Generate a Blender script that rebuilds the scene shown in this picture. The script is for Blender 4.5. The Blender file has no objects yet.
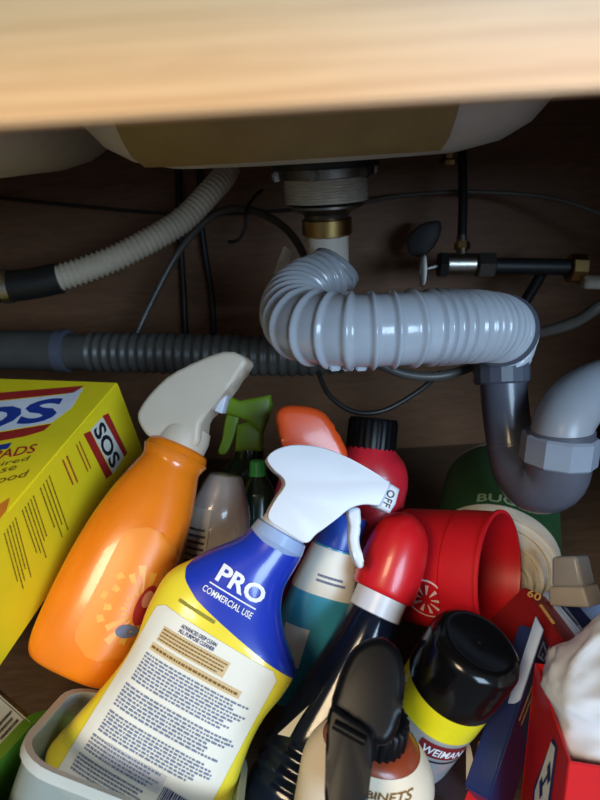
import bpy, bmesh, math, random
from mathutils import Vector, Matrix, noise
random.seed(7)
S = bpy.context.scene
C = S.collection
PI = math.pi

# ------------------------------------------------------------------ camera
H = 0.45                      # camera height above the cabinet floor (m)
PITCH, ROLL, F = math.radians(24), math.radians(3.5), 578.0
CAM = Vector((0, 0, H))
fwd = Vector((0, math.cos(PITCH), -math.sin(PITCH)))
up0 = Vector((0, math.sin(PITCH), math.cos(PITCH)))
rgt0 = Vector((1, 0, 0))
rgt = rgt0 * math.cos(ROLL) - up0 * math.sin(ROLL)
upv = rgt0 * math.sin(ROLL) + up0 * math.cos(ROLL)
cd = bpy.data.cameras.new('camera')
cam = bpy.data.objects.new('camera', cd)
C.objects.link(cam)
m = Matrix((rgt, upv, -fwd)).transposed().to_4x4()
m.translation = CAM
cam.matrix_world = m
cd.sensor_fit = 'VERTICAL'
cd.sensor_height = 36.0
cd.lens = F / 800.0 * 36.0
cd.clip_start = 0.01
cd.dof.use_dof = True
cd.dof.focus_distance = 0.40
cd.dof.aperture_fstop = 9.0
S.camera = cam

# ------------------------------------------------------------------ world + lights
w = bpy.data.worlds.new('world')
S.world = w
w.use_nodes = True
w.node_tree.nodes['Background'].inputs[0].default_value = (0.80, 0.86, 1.0, 1)
w.node_tree.nodes['Background'].inputs[1].default_value = 0.17


def area(name, loc, target, sx, sy, power, col):
    l = bpy.data.lights.new(name, 'AREA')
    l.shape = 'RECTANGLE'
    l.size, l.size_y, l.energy, l.color = sx, sy, power, col
    o = bpy.data.objects.new(name, l)
    C.objects.link(o)
    o.location = loc
    o.rotation_euler = (Vector(target) - Vector(loc)).to_track_quat('-Z', 'Y').to_euler()
    return o


area('kitchen_window_daylight', (0.85, -1.55, H + 0.50), (0.05, 0.4, H - 0.15), 0.9, 0.8, 44, (0.54, 0.76, 1.0))
area('warm_ceiling_lamp', (-0.7, -1.1, H + 1.15), (-0.1, 0.3, H - 0.1), 0.5, 0.5, 23, (1.0, 0.78, 0.50))
S.view_settings.view_transform = 'Standard'
S.view_settings.look = 'None'
S.view_settings.gamma = 1.0
S.view_settings.use_curve_mapping = False
S.view_settings.exposure = 0.12


# ------------------------------------------------------------------ helpers
def ray(px, py):
    return rgt * ((px - 300) / F) + upv * ((400 - py) / F) + fwd


def W(px, py, d):
    return CAM + ray(px, py) * d


def srgb(c):
    f = lambda v: v / 12.92 if v <= 0.04045 else ((v + 0.055) / 1.055) ** 2.4
    return tuple(f(v / 255.0) for v in c)


MATS = {}


def mat(name, col, rough=0.4, metal=0.0, var=0.10, scale=40.0, alpha=1.0, trans=0.0, ior=1.45,
        bump=0.0, bscale=200.0, coat=0.0, sss=0.0, spec=0.5):
    if name in MATS:
        return MATS[name]
    ma = bpy.data.materials.new(name)
    ma.use_nodes = True
    nt = ma.node_tree
    b = nt.nodes['Principled BSDF']
    c = srgb(col)
    tc = nt.nodes.new('ShaderNodeTexCoord')
    nz = nt.nodes.new('ShaderNodeTexNoise')
    nz.inputs['Scale'].default_value = scale
    nz.inputs['Detail'].default_value = 3
    nt.links.new(tc.outputs['Object'], nz.inputs['Vector'])
    cr = nt.nodes.new('ShaderNodeValToRGB')
    cr.color_ramp.elements[0].position = 0.3
    cr.color_ramp.elements[1].position = 0.7
    cr.color_ramp.elements[0].color = tuple(max(0, v * (1 - var)) for v in c) + (1,)
    cr.color_ramp.elements[1].color = tuple(min(1, v * (1 + var)) for v in c) + (1,)
    nt.links.new(nz.outputs['Fac'], cr.inputs['Fac'])
    nt.links.new(cr.outputs['Color'], b.inputs['Base Color'])
    b.inputs['Roughness'].default_value = rough
    b.inputs['Metallic'].default_value = metal
    b.inputs['Alpha'].default_value = alpha
    b.inputs['Transmission Weight'].default_value = trans
    b.inputs['IOR'].default_value = ior
    b.inputs['Coat Weight'].default_value = coat
    b.inputs['Coat Roughness'].default_value = 0.08
    b.inputs['Subsurface Weight'].default_value = sss
    b.inputs['Subsurface Radius'].default_value = (0.01, 0.008, 0.006)
    b.inputs['Specular IOR Level'].default_value = spec
    if bump > 0:
        n2 = nt.nodes.new('ShaderNodeTexNoise')
        n2.inputs['Scale'].default_value = bscale
        n2.inputs['Detail'].default_value = 4
        nt.links.new(tc.outputs['Object'], n2.inputs['Vector'])
        bp = nt.nodes.new('ShaderNodeBump')
        bp.inputs['Strength'].default_value = bump
        bp.inputs['Distance'].default_value = 0.002
        nt.links.new(n2.outputs['Fac'], bp.inputs['Height'])
        nt.links.new(bp.outputs['Normal'], b.inputs['Normal'])
    MATS[name] = ma
    return ma


def wood(name, light, dark, stretch=(1.5, 30, 30), rough=0.45, dist=1.5):
    ma = bpy.data.materials.new(name)
    ma.use_nodes = True
    nt = ma.node_tree
    b = nt.nodes['Principled BSDF']
    tc = nt.nodes.new('ShaderNodeTexCoord')
    mp = nt.nodes.new('ShaderNodeMapping')
    mp.inputs['Scale'].default_value = stretch
    nt.links.new(tc.outputs['Object'], mp.inputs['Vector'])
    n1 = nt.nodes.new('ShaderNodeTexNoise')
    n1.inputs['Scale'].default_value = 6
    n1.inputs['Detail'].default_value = 6
    n1.inputs['Roughness'].default_value = 0.6
    n1.inputs['Distortion'].default_value = dist
    nt.links.new(mp.outputs['Vector'], n1.inputs['Vector'])
    cr = nt.nodes.new('ShaderNodeValToRGB')
    cr.color_ramp.elements[0].position = 0.32
    cr.color_ramp.elements[1].position = 0.66
    cr.color_ramp.elements[0].color = srgb(dark) + (1,)
    cr.color_ramp.elements[1].color = srgb(light) + (1,)
    nt.links.new(n1.outputs['Fac'], cr.inputs['Fac'])
    nt.links.new(cr.outputs['Color'], b.inputs['Base Color'])
    b.inputs['Roughness'].default_value = rough
    bp = nt.nodes.new('ShaderNodeBump')
    bp.inputs['Strength'].default_value = 0.15
    bp.inputs['Distance'].default_value = 0.001
    nt.links.new(n1.outputs['Fac'], bp.inputs['Height'])
    nt.links.new(bp.outputs['Normal'], b.inputs['Normal'])
    MATS[name] = ma
    return ma


FR = {}


def tag(o, label, cat, group=None):
    o['label'] = label
    o['category'] = cat
    if group:
        o['group'] = group
    return o


def thing(name, label, cat, frame, group=None):
    o = bpy.data.objects.new(name, None)
    o.empty_display_size = 0.02
    C.objects.link(o)
    if isinstance(frame, Vector):
        frame = Matrix.Translation(frame)
    o.matrix_world = frame
    FR[o] = frame.copy()
    tag(o, label, cat, group)
    return o


def mesh(name, verts, faces, material, parent=None, world=False, smooth=True, angle=40, label=None):
    """verts in the thing's own frame (or world=True: world space, moved into that frame)"""
    if parent is not None and world:
        inv = FR[parent].inverted()
        verts = [inv @ Vector(v) for v in verts]
    me = bpy.data.meshes.new(name)
    me.from_pydata([tuple(v) for v in verts], [], faces)
    me.validate()
    return link_mesh(name, me, material, parent, smooth, angle, label)


def link_mesh(name, me, material, parent=None, smooth=True, angle=40, label=None):
    bm = bmesh.new()
    bm.from_mesh(me)
    bmesh.ops.recalc_face_normals(bm, faces=bm.faces)
    bm.to_mesh(me)
    bm.free()
    if smooth:
        for p in me.polygons:
            p.use_smooth = True
        me.set_sharp_from_angle(angle=math.radians(angle))
    me.materials.append(material)
    o = bpy.data.objects.new(name, me)
    C.objects.link(o)
    if parent is not None:
        o.parent = parent
        FR[o] = FR[parent].copy()
    if label:
        o['label'] = label
    return o


def frame(B, T, spin=0.0):
    """frame at B, local z to T, local -y towards the camera (spin turns it about z)"""
    z = (T - B).normalized()
    v = ((B + T) / 2 - CAM)
    y = (v - z * v.dot(z)).normalized()
    y = Matrix.Rotation(spin, 3, z) @ y
    x = y.cross(z)
    M = Matrix((x, y, z)).transposed().to_4x4()
    M.translation = B
    return M


def catmull(pts, k=6, closed=False):
    out = []
    n = len(pts)
    for i in range(n if closed else n - 1):
        if closed:
            p = [pts[(i + j - 1) % n] for j in range(4)]
        else:
            p = [pts[max(0, min(n - 1, i + j - 1))] for j in range(4)]
        for s in range(k):
            t = s / k
            q = []
            for a, b, c, d in zip(*p):
                q.append(0.5 * (2 * b + (c - a) * t + (2 * a - 5 * b + 4 * c - d) * t * t + (3 * b - a - 3 * c + d) * t ** 3))
            out.append(tuple(q))
    if not closed:
        out.append(tuple(pts[-1]))
    return out


class Loft:
    """stack of superellipse sections (z, a, b, exponent, cx, cy) along local z"""
    def __init__(self, secs, k=6):
        secs = [tuple(s) + (2.4, 0, 0)[len(s) - 3:] for s in secs]
        self.s = catmull(secs, k) if k > 1 else secs

    def at(self, z):
        s = self.s
        if z <= s[0][0]:
            return s[0]
        for p, q in zip(s, s[1:]):
            if p[0] <= z <= q[0] and q[0] > p[0]:
                t = (z - p[0]) / (q[0] - p[0])
                return tuple(a + (b - a) * t for a, b in zip(p, q))
        return s[-1]

    def front(self, x, z, off=0.0004):
        _, a, b, e, cx, cy = self.at(z)
        u = min(0.999, abs((x - cx) / a))
        return Vector((x, cy - b * (1 - u ** e) ** (1 / e) - off, z))

    def around(self, th, z, off=0.0):
        _, a, b, e, cx, cy = self.at(z)
        c, s = math.cos(th), math.sin(th)
        return Vector((cx + (a + off) * math.copysign(abs(c) ** (2 / e), c), cy + (b + off) * math.copysign(abs(s) ** (2 / e), s), z))

    def build(self, name, material, parent, n=40, z0=None, z1=None, caps=True, off=0.0, label=None):
        V, Fc = [], []
        zs = [s[0] for s in self.s if (z0 is None or s[0] > z0) and (z1 is None or s[0] < z1)]
        if z0 is not None:
            zs = [z0] + zs
        if z1 is not None:
            zs = zs + [z1]
        for z in zs:
            for i in range(n):
                V.append(self.around(2 * PI * i / n, z, off))
        for j in range(len(zs) - 1):
            for i in range(n):
                k = (i + 1) % n
                Fc.append((j * n + i, j * n + k, (j + 1) * n + k, (j + 1) * n + i))
        if caps:
            Fc.append(tuple(range(n)))
            Fc.append(tuple(range((len(zs) - 1) * n, len(zs) * n)))
        return mesh(name, V, Fc, material, parent, label=label)

    def sleeve(self, name, material, parent, lo, hi, n=64, k=14, off=0.0005, th0=0.0, th1=2 * PI):
        """wrap-around film between lo(theta) and hi(theta)"""
        V, Fc = [], []
        for j in range(k + 1):
            for i in range(n + 1):
                th = th0 + (th1 - th0) * i / n
                a, b = lo(th), hi(th)
                V.append(self.around(th, a + (b - a) * j / k, off))
        for j in range(k):
            for i in range(n):
                a = j * (n + 1) + i
                Fc.append((a, a + 1, a + n + 2, a + n + 1))
        return mesh(name, V, Fc, material, parent)

    def patch(self, name, material, parent, x0, x1, z0, z1, nx=14, nz=14, off=0.0008, rc=0.0, shear=0.0):
        V, Fc = [], []
        for j in range(nz + 1):
            z = z0 + (z1 - z0) * j / nz
            e = min(z - z0, z1 - z)
            ins = rc - math.sqrt(max(0, rc * rc - (rc - e) ** 2)) if e < rc else 0
            for i in range(nx + 1):
                x = x0 + ins + (x1 - x0 - 2 * ins) * i / nx
                V.append(self.front(x + shear * (z - z0), z, off))
        for j in range(nz):
            for i in range(nx):
                a = j * (nx + 1) + i
                Fc.append((a, a + 1, a + nx + 2, a + nx + 1))
        return mesh(name, V, Fc, material, parent)

    def text(self, name, s, material, parent, x0, x1, z0, z1, off=0.0012, bold=0.0, shear=0.0, skew=0.0):
        f = lambda u, v: self.front(x0 + (x1 - x0) * u, z0 + (z1 - z0) * v + skew * u, off)
        return text(name, s, material, parent, f, bold, shear)

    def print_lines(self, name, material, parent, x0, x1, z0, z1, lines, off=0.0012, fill=0.5, ragged=0.15):
        f = lambda u, v: self.front(x0 + (x1 - x0) * u, z0 + (z1 - z0) * v, off)
        return print_lines(name, material, parent, f, lines, fill, ragged)


def text(name, s, material, parent, f, bold=0.0, shear=0.0, world=False, sub=0):
    cu = bpy.data.curves.new('t', 'FONT')
    cu.body = s
    cu.offset = bold
    cu.shear = shear
    cu.resolution_u = 3
    to = bpy.data.objects.new('t', cu)
    me = bpy.data.meshes.new_from_object(to)
    xs = [v.co.x for v in me.vertices]
    ys = [v.co.y for v in me.vertices]
    x0, x1, y0, y1 = min(xs), max(xs), min(ys), max(ys)
    bm = bmesh.new()
    bm.from_mesh(me)
    bmesh.ops.triangulate(bm, faces=bm.faces)
    inv = FR[parent].inverted() if (world and parent) else None
    for v in bm.verts:
        p = f((v.co.x - x0) / (x1 - x0), (v.co.y - y0) / (y1 - y0))
        v.co = inv @ p if inv else p
    bm.to_mesh(me)
    bm.free()
    bpy.data.objects.remove(to)
    bpy.data.curves.remove(cu)
    me.materials.clear()
    me.name = name
    me.materials.append(material)
    o = bpy.data.objects.new(name, me)
    C.objects.link(o)
    o.parent = parent
    FR[o] = FR[parent].copy()
    return o


def print_lines(name, material, parent, f, lines, fill=0.5, ragged=0.15, world=False):
    """rows of word-sized dashes: small print that cannot be read in the photograph"""
    V, Fc = [], []
    for l in range(lines):
        v0 = 1 - (l + 0.5 + fill / 2) / lines
        v1 = v0 + fill / lines
        end = 1 - random.random() * ragged
        u = 0.0
        while u < end - 0.01:
            wd = random.uniform(0.012, 0.05)
            e = min(end, u + wd)
            i = len(V)
            V += [f(u, v0), f(e, v0), f(e, v1), f(u, v1)]
            Fc.append((i, i + 1, i + 2, i + 3))
            u = e + 0.011
    return mesh(name, V, Fc, material, parent, world=world, smooth=False)


def lathe(name, prof, material, parent, n=40, rib=None, caps=True, label=None):
    """profile (r, z) about local z; rib=(count, depth) flutes the wall"""
    V, Fc = [], []
    for r, z in prof:
        for i in range(n):
            a = 2 * PI * i / n
            rr = r
            if rib:
                rr = r - rib[1] * (1 if (i * rib[0] * 2 // n) % 2 else 0)
            V.append((rr * math.cos(a), rr * math.sin(a), z))
    for j in range(len(prof) - 1):
        for i in range(n):
            k = (i + 1) % n
            Fc.append((j * n + i, j * n + k, (j + 1) * n + k, (j + 1) * n + i))
    if caps:
        Fc.append(tuple(range(n)))
        Fc.append(tuple(range((len(prof) - 1) * n, len(prof) * n)))
    return mesh(name, V, Fc, material, parent, label=label)


def sweep(name, path, rad, material, parent=None, n=24, caps=True, step=None, label=None, angle=60):
    """tube along world points; rad: number or function of (arc length, total)"""
    pts = [Vector(p) for p in path]
    d = [0]
    for a, b in zip(pts, pts[1:]):
        d.append(d[-1] + (b - a).length)
    L = d[-1]
    if step:
        m_ = max(2, int(L / step))
        res, j = [], 0
        for i in range(m_ + 1):
            s = L * i / m_
            while j < len(d) - 2 and d[j + 1] < s:
                j += 1
            t = (s - d[j]) / max(1e-9, d[j + 1] - d[j])
            res.append((pts[j].lerp(pts[j + 1], t), s))
    else:
        res = list(zip(pts, d))
    V, Fc = [], []
    prev = None
    N = len(res)
    for i, (p, s) in enumerate(res):
        a, b = res[max(0, i - 2)][0], res[min(N - 1, i + 2)][0]
        t = (b - a).normalized()
        if prev is None:
            x = t.orthogonal().normalized()
        else:
            x = (prev - t * prev.dot(t)).normalized()
        prev = x
        y = t.cross(x)
        r = rad(s, L) if callable(rad) else rad
        for q in range(n):
            an = 2 * PI * q / n
            V.append(p + (x * math.cos(an) + y * math.sin(an)) * r)
    for j in range(N - 1):
        for i in range(n):
            k = (i + 1) % n
            Fc.append((j * n + i, j * n + k, (j + 1) * n + k, (j + 1) * n + i))
    if caps:
        Fc.append(tuple(range(n)))
        Fc.append(tuple(range((N - 1) * n, N * n)))
    return mesh(name, V, Fc, material, parent, world=parent is not None, label=label, angle=angle)


def pxpath(pts, k=10):
    return [W(*p) for p in catmull(pts, k)]


class Plane:
    """a real plane in the scene: outlines read off the photograph are put onto it"""
    def __init__(self, px, py, d, yaw=0.0, pitch=0.0, normal=None):
        self.o = W(px, py, d)
        n = -ray(px, py).normalized() if normal is None else normal
        n = Matrix.Rotation(yaw, 3, upv) @ n
        n = Matrix.Rotation(pitch, 3, rgt) @ n
        self.n = n.normalized()

    def __call__(self, px, py, off=0.0):
        r = ray(px, py)
        t = (self.o - CAM).dot(self.n) / r.dot(self.n)
        return CAM + r * t + self.n * off


def slab(name, pts, plane, thick, material, parent, bevel=0.002, seg=3, smooth=True, k=5, shift=0.0, label=None):
    """outline with real thickness and rounded edges"""
    if smooth:
        pts = catmull(pts, k, True)
    P = [plane(x, y) + plane.n * shift for x, y in pts]
    inv = FR[parent].inverted() if parent is not None else Matrix()
    bm = bmesh.new()
    vs = [bm.verts.new(p + plane.n * (thick / 2)) for p in P]
    f = bm.faces.new(vs)
    r = bmesh.ops.extrude_face_region(bm, geom=[f])
    nv = [g for g in r['geom'] if isinstance(g, bmesh.types.BMVert)]
    for v in nv:
        v.co -= plane.n * thick
    bm.edges.ensure_lookup_table()
    if bevel:
        ed = [e for e in bm.edges if all(len(fc.verts) > 4 for fc in e.link_faces) is False and any(len(fc.verts) > 4 for fc in e.link_faces)]
        if len(P) <= 4:
            ed = list(bm.edges)
        bmesh.ops.bevel(bm, geom=ed, offset=bevel, segments=seg, affect='EDGES', clamp_overlap=True, profile=0.5)
    for v in bm.verts:
        v.co = inv @ v.co
    me = bpy.data.meshes.new(name)
    bm.to_mesh(me)
    bm.free()
    return link_mesh(name, me, material, parent, True, 50, label)


def boxmesh(name, material, parent, size, center=(0, 0, 0), bevel=0.002, seg=2, label=None, rot=None):
    bm = bmesh.new()
    bmesh.ops.create_cube(bm, size=1)
    for v in bm.verts:
        v.co = Vector((v.co.x * size[0], v.co.y * size[1], v.co.z * size[2]))
    if bevel:
        bmesh.ops.bevel(bm, geom=list(bm.edges), offset=bevel, segments=seg, affect='EDGES', clamp_overlap=True)
    for v in bm.verts:
        c = v.co
        if rot is not None:
            c = rot @ c
        v.co = c + Vector(center)
    me = bpy.data.meshes.new(name)
    bm.to_mesh(me)
    bm.free()
    return link_mesh(name, me, material, parent, True, 50, label)


def pxframe(A, B, Cc):
    """box frame from three photographed corners: x along A>B, y along A>C squared up, z = x cross y"""
    a, b, c = W(*A), W(*B), W(*Cc)
    x = (b - a)
    lx = x.length
    x.normalize()
    y = c - a
    y -= x * y.dot(x)
    ly = y.length
    y.normalize()
    z = x.cross(y)
    M = Matrix((x, y, z)).transposed().to_4x4()
    M.translation = a
    return M, lx, ly


def structure(o):
    o['kind'] = 'structure'
    return o


# ------------------------------------------------------------------ materials
M_rail = wood('maple_rail', (250, 198, 140), (216, 160, 104), (1.0, 9, 34), 0.42, 0.8)
M_dark = wood('cabinet_panel', (122, 84, 54), (98, 67, 43), (3, 3, 26), 0.6)
M_floor = wood('cabinet_floor', (96, 74, 54), (74, 56, 40), (3, 22, 22), 0.6)
M_sink = mat('sink_porcelain', (206, 200, 186), 0.32, var=0.04)
M_pad = mat('sound_pad', (150, 128, 76), 0.55, var=0.10, bump=0.2)
M_zinc = mat('zinc', (118, 114, 108), 0.36, 0.9, var=0.12)
M_steel = mat('thread_steel', (214, 208, 196), 0.35, 0.55, var=0.08)
M_brass = mat('brass', (176, 146, 92), 0.34, 1.0, var=0.15)
M_tail = mat('white_pvc', (216, 206, 190), 0.4, var=0.05)
M_flex = mat('grey_flex', (176, 181, 188), 0.24, var=0.06, coat=0.3)
M_flexd = mat('dark_flex', (76, 74, 70), 0.4, var=0.10)
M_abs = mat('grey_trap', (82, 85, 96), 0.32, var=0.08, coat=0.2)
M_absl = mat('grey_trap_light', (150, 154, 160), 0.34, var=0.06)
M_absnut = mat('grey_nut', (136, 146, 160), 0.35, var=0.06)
M_rubber = mat('black_rubber', (26, 26, 27), 0.5)
M_cable = mat('black_cable', (30, 28, 27), 0.45)
M_clear_tube = mat('smoky_tube', (84, 79, 73), 0.3)
M_whose = mat('white_hose', (196, 184, 164), 0.5, var=0.06)
M_chrome = mat('chrome', (170, 164, 154), 0.34, 1.0)
M_white = mat('white_plastic', (206, 212, 222), 0.34, var=0.03, sss=0.1)
M_beige = mat('cream_plastic', (208, 192, 170), 0.42, var=0.04, sss=0.1)
M_paper = mat('white_label', (226, 224, 212), 0.45, var=0.04)
M_blk = mat('black_plastic', (12, 12, 14), 0.36, var=0.1, coat=0.0, spec=0.22)
M_gblk = mat('glossy_black', (11, 11, 12), 0.16, var=0.1, spec=0.4)
M_redcap = mat('red_plastic', (200, 24, 32), 0.33, var=0.06, coat=0.2)
M_ink_navy = mat('navy_ink', (28, 44, 110), 0.5)
M_ink_blue = mat('blue_ink', (34, 62, 150), 0.5)
M_ink_black = mat('black_ink', (32, 32, 42), 0.5)
M_ink_grey = mat('grey_blue_ink', (112, 122, 148), 0.6)
M_ink_brown = mat('brown_ink', (120, 86, 26), 0.6)
M_ink_red = mat('red_ink', (176, 44, 40), 0.5)
M_ink_white = mat('white_ink', (232, 234, 240), 0.5)

# ------------------------------------------------------------------ setting: the sink cabinet
XL, XR, YF, YB = -0.50, 0.46, 0.135, 0.80
ZT = H + 0.046


def sbox(name, lo, hi, material, bevel=0.0, label=None):
    c = [(a + b) / 2 for a, b in zip(lo, hi)]
    s = [b - a for a, b in zip(lo, hi)]
    o = boxmesh(name, material, None, s, (0, 0, 0), bevel)
    o.location = c
    structure(o)
    if label:
        o['label'] = label
    return o


sbox('floor', (XL, YF, -0.018), (XR, YB, 0.0), M_floor)
sbox('wall_back', (XL - 0.018, YB, -0.018), (XR + 0.018, YB + 0.018, ZT), M_dark)
sbox('wall_left', (XL - 0.018, YF, -0.018), (XL, YB, ZT), M_dark)
sbox('wall_right', (XR, YF, -0.018), (XR + 0.018, YB, ZT), M_dark)
sbox('ceiling', (XL - 0.018, YF - 0.055, ZT), (XR + 0.018, YB + 0.018, ZT + 0.03), M_dark)
rail = sbox('trim_1', (XL - 0.018, YF - 0.02, H + 0.0055), (XR + 0.018, YF, ZT), M_rail, 0.0007,
            'pale maple top rail of the sink cabinet')

# ------------------------------------------------------------------ sink
SC = W(322, 160, 0.50)
sx0 = SC.x
ZS = SC.z
sink = thing('kitchen_sink', 'off-white double bowl sink hanging behind the wooden rail', 'sink', Vector((sx0, 0.52, ZS)))


def bowl(cx, cy, hx, hy, z0):
    L = []
    prof = [(0.0, 0.02), (0.45, 0.0), (0.68, 0.002), (0.82, 0.008), (0.91, 0.018), (0.97, 0.032), (1.0, 0.05), (1.01, 0.062)]
    V, Fc = [], []
    n = 64
    prof[0] = (0.05, 0.0)
    for r, z in prof:
        e = 2.4 + 1.6 * r
        for i in range(n):
            a = 2 * PI * i / n
            c, s = math.cos(a), math.sin(a)
            V.append(Vector((cx + hx * r * math.copysign(abs(c) ** (2 / e), c), cy + hy * r * math.copysign(abs(s) ** (2 / e), s), z0 + z)))
    for j in range(len(prof) - 1):
        for i in range(n):
            k = (i + 1) % n
            Fc.append((j * n + i, j * n + k, (j + 1) * n + k, (j + 1) * n + i))
    Fc.append(tuple(range(n)))
    return V, Fc


for cx, hx in ((sx0 - 0.010, 0.160), (sx0 - 0.354, 0.160)):
    V, Fc = bowl(cx, 0.535, hx, 0.21, ZS + 0.001)
    b = mesh('bowl', V, Fc, M_sink, sink, world=True, angle=80)
# sound pad stuck on the front of the nearer bowl
V, Fc = [], []
K = 20
hx, hy, cy = 0.160, 0.21, 0.535
prof = [(0.80, 0.0069), (0.88, 0.0138), (0.93, 0.0225), (0.97, 0.032), (0.99, 0.045)]
for lay in (0, 1):
    for r, z in prof:
        e = 2.4 + 1.6 * r
        for i in range(K + 1):
            x = (-0.112 + 0.182 * i / K)
            u = min(0.99, abs(x / (hx * r)))
            y = cy - hy * r * (1 - u ** e) ** (1 / e) - (0.0035 if lay else -0.002)
            V.append(Vector((sx0 - 0.010 + x, y, ZS + 0.001 + z - (0.002 if lay else -0.001))))
nr = len(prof)
off = nr * (K + 1)
for lay in (0, 1):
    for j in range(nr - 1):
        for i in range(K):
            a = lay * off + j * (K + 1) + i
            Fc.append((a, a + 1, a + K + 2, a + K + 1))
ring = [i for i in range(K + 1)] + [j * (K + 1) + K for j in range(1, nr)] + [(nr - 1) * (K + 1) + i for i in range(K - 1, -1, -1)] + [j * (K + 1) for j in range(nr - 2, 0, -1)]
for a, b2 in zip(ring, ring[1:] + ring[:1]):
    Fc.append((a, b2, off + b2, off + a))
mesh('sound_pad', V, Fc, M_pad, sink, world=True, label='olive rectangular sound pad')

# ------------------------------------------------------------------ basket strainer, tailpipe
DT = W(325, 168, 0.50)
pxs = 0.50 / F
drain = thing('sink_drain', 'silver threaded strainer with brass nut and white tailpipe under the sink', 'drain', Vector((DT.x, DT.y, ZS - 0.118)))
zt = 0.118


def local_lathe(name, prof, material, parent, **k):
    return lathe(name, prof, material, parent, **k)


lathe('flange', [(0.046, zt - 0.006), (0.047, zt - 0.004), (0.047, zt), (0.03, zt + 0.001)], M_rubber, drain)
nut = lathe('locknut', [(0.039, zt - 0.014), (0.0425, zt - 0.013), (0.0425, zt - 0.006), (0.03, zt - 0.0055)], M_zinc, drain, n=48)
for i in range(6):
    a = i * PI / 3 + 0.25
    boxmesh('lug', M_zinc, nut, (0.008, 0.007, 0.008), (0.0435 * math.cos(a), 0.0435 * math.sin(a), zt - 0.0105), 0.0015, rot=Matrix.Rotation(a, 3, 'Z'))
prof = []
for i in range(9):
    z = zt - 0.013 - i * 0.0024
    prof += [(0.0355, z), (0.0374, z - 0.0012)]
lathe('threaded_body', prof[::-1], M_steel, drain)
M_cup = mat('red_cup', (196, 22, 32), 0.42, var=0.06)
lathe('cup', [(0.018, zt - 0.052), (0.021, zt - 0.044), (0.033, zt - 0.038), (0.033, zt - 0.036)], M_zinc, drain)
lathe('slip_nut', [(0.0185, zt - 0.064), (0.0225, zt - 0.062), (0.0225, zt - 0.049), (0.019, zt - 0.047)], M_brass, drain, n=12)
lathe('tailpipe', [(0.0188, 0.0), (0.0188, zt - 0.058)], M_tail, drain)

# ------------------------------------------------------------------ flexible drain pipe
flex = thing('flexible_drain_pipe', 'grey ribbed flexible pipe curving forward from the tailpipe to the trap', 'pipe', W(330, 262, 0.495))
fp = pxpath([(337, 266, .497), (328, 276, .493), (306, 290, .472), (295, 310, .44), (306, 326, .408), (345, 331, .39), (390, 330, .388),
             (425, 328, .393), (462, 327, .403), (488, 327, .420), (502, 331, .442), (505, 340, .462), (503, 356, .476)], 12)
tot = sum((b - a).length for a, b in zip(fp, fp[1:]))


def flex_phase(t):
    # wide turns in the stretched middle, tight ones towards the trap
    return 30 * min(t, 0.35) + 25 * min(0.28, max(0, t - 0.35)) + 52 * max(0, t - 0.63)


def flex_r(s, L):
    t = s / L
    ph = flex_phase(t) % 1.0
    r0 = 0.0208 + 0.0036 * min(1, max(0, (t - 0.05) / 0.15))
    if t > 0.9:
        r0 -= 0.0035 * (t - 0.9) / 0.1
    amp = 0.0027 if t < 0.62 else 0.0027 - 0.0012 * min(1, (t - 0.62) / 0.15)
    ridge = max(0, 1 - abs(ph - 0.5) / 0.22)
    ridge = ridge * ridge * (3 - 2 * ridge)
    return r0 + amp * ridge


sweep('corrugated_tube', fp, flex_r, M_flex, flex, n=40, step=0.0009)


def ring_on(name, path, t, r, wd, material, parent):
    i = int(t * (len(path) - 1))
    c = path[i]
    d = (path[min(len(path) - 1, i + 1)] - path[max(0, i - 1)]).normalized()
    return sweep(name, [c - d * wd, c - d * wd * 0.8, c + d * wd * 0.8, c + d * wd],
                 lambda s, L: r if 0.05 < s / L < 0.95 else r - 0.001, material, parent, n=40)


ring_on('collar', fp, 0.03, 0.0225, 0.004, M_absl, flex)
ring_on('collar', fp, 0.83, 0.0277, 0.0018, M_abs, flex)
# three small moulded catches under the belly of the pipe
for q in range(3):
    p = W(335 + q * 13, 366, 0.392)
    boxmesh('catch', M_flex, flex, (0.0075, 0.008, 0.005), FR[flex].inverted() @ p, 0.001)

# ------------------------------------------------------------------ trap
trap = thing('drain_trap', 'dark grey plastic P-trap with big pale slip nuts at right', 'pipe', W(545, 490, 0.46))
tp = pxpath([(502, 362, .476), (504, 395, .476), (508, 430, .474), (515, 462, .468), (532, 482, .455), (552, 478, .442), (558, 458, .435), (560, 430, .43)], 10)
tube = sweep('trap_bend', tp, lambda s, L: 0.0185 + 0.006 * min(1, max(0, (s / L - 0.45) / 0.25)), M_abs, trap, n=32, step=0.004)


def nut_on(name, a, b, r, material, parent, n=12):
    a, b = W(*a), W(*b)
    d = (b - a)
    return sweep(name, [a, a + d * 0.08, a + d * 0.92, b], lambda s, L: r if 0.02 < s / L < 0.98 else r - 0.002, material, parent, n=n, angle=20)


nut_on('slip_nut', (501, 359, .476), (502, 384, .476), 0.0225, M_abs, trap, 16)
nut_on('slip_nut', (561, 434, .43), (557, 463, .435), 0.0275, M_absnut, trap, 10)
ring_on('joint_ring', tp, 0.36, 0.0192, 0.0015, M_abs, trap)
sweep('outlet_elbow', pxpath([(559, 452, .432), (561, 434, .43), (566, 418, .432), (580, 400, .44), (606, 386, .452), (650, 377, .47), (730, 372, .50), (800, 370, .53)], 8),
      0.0215, M_absl, trap, n=32)

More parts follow.
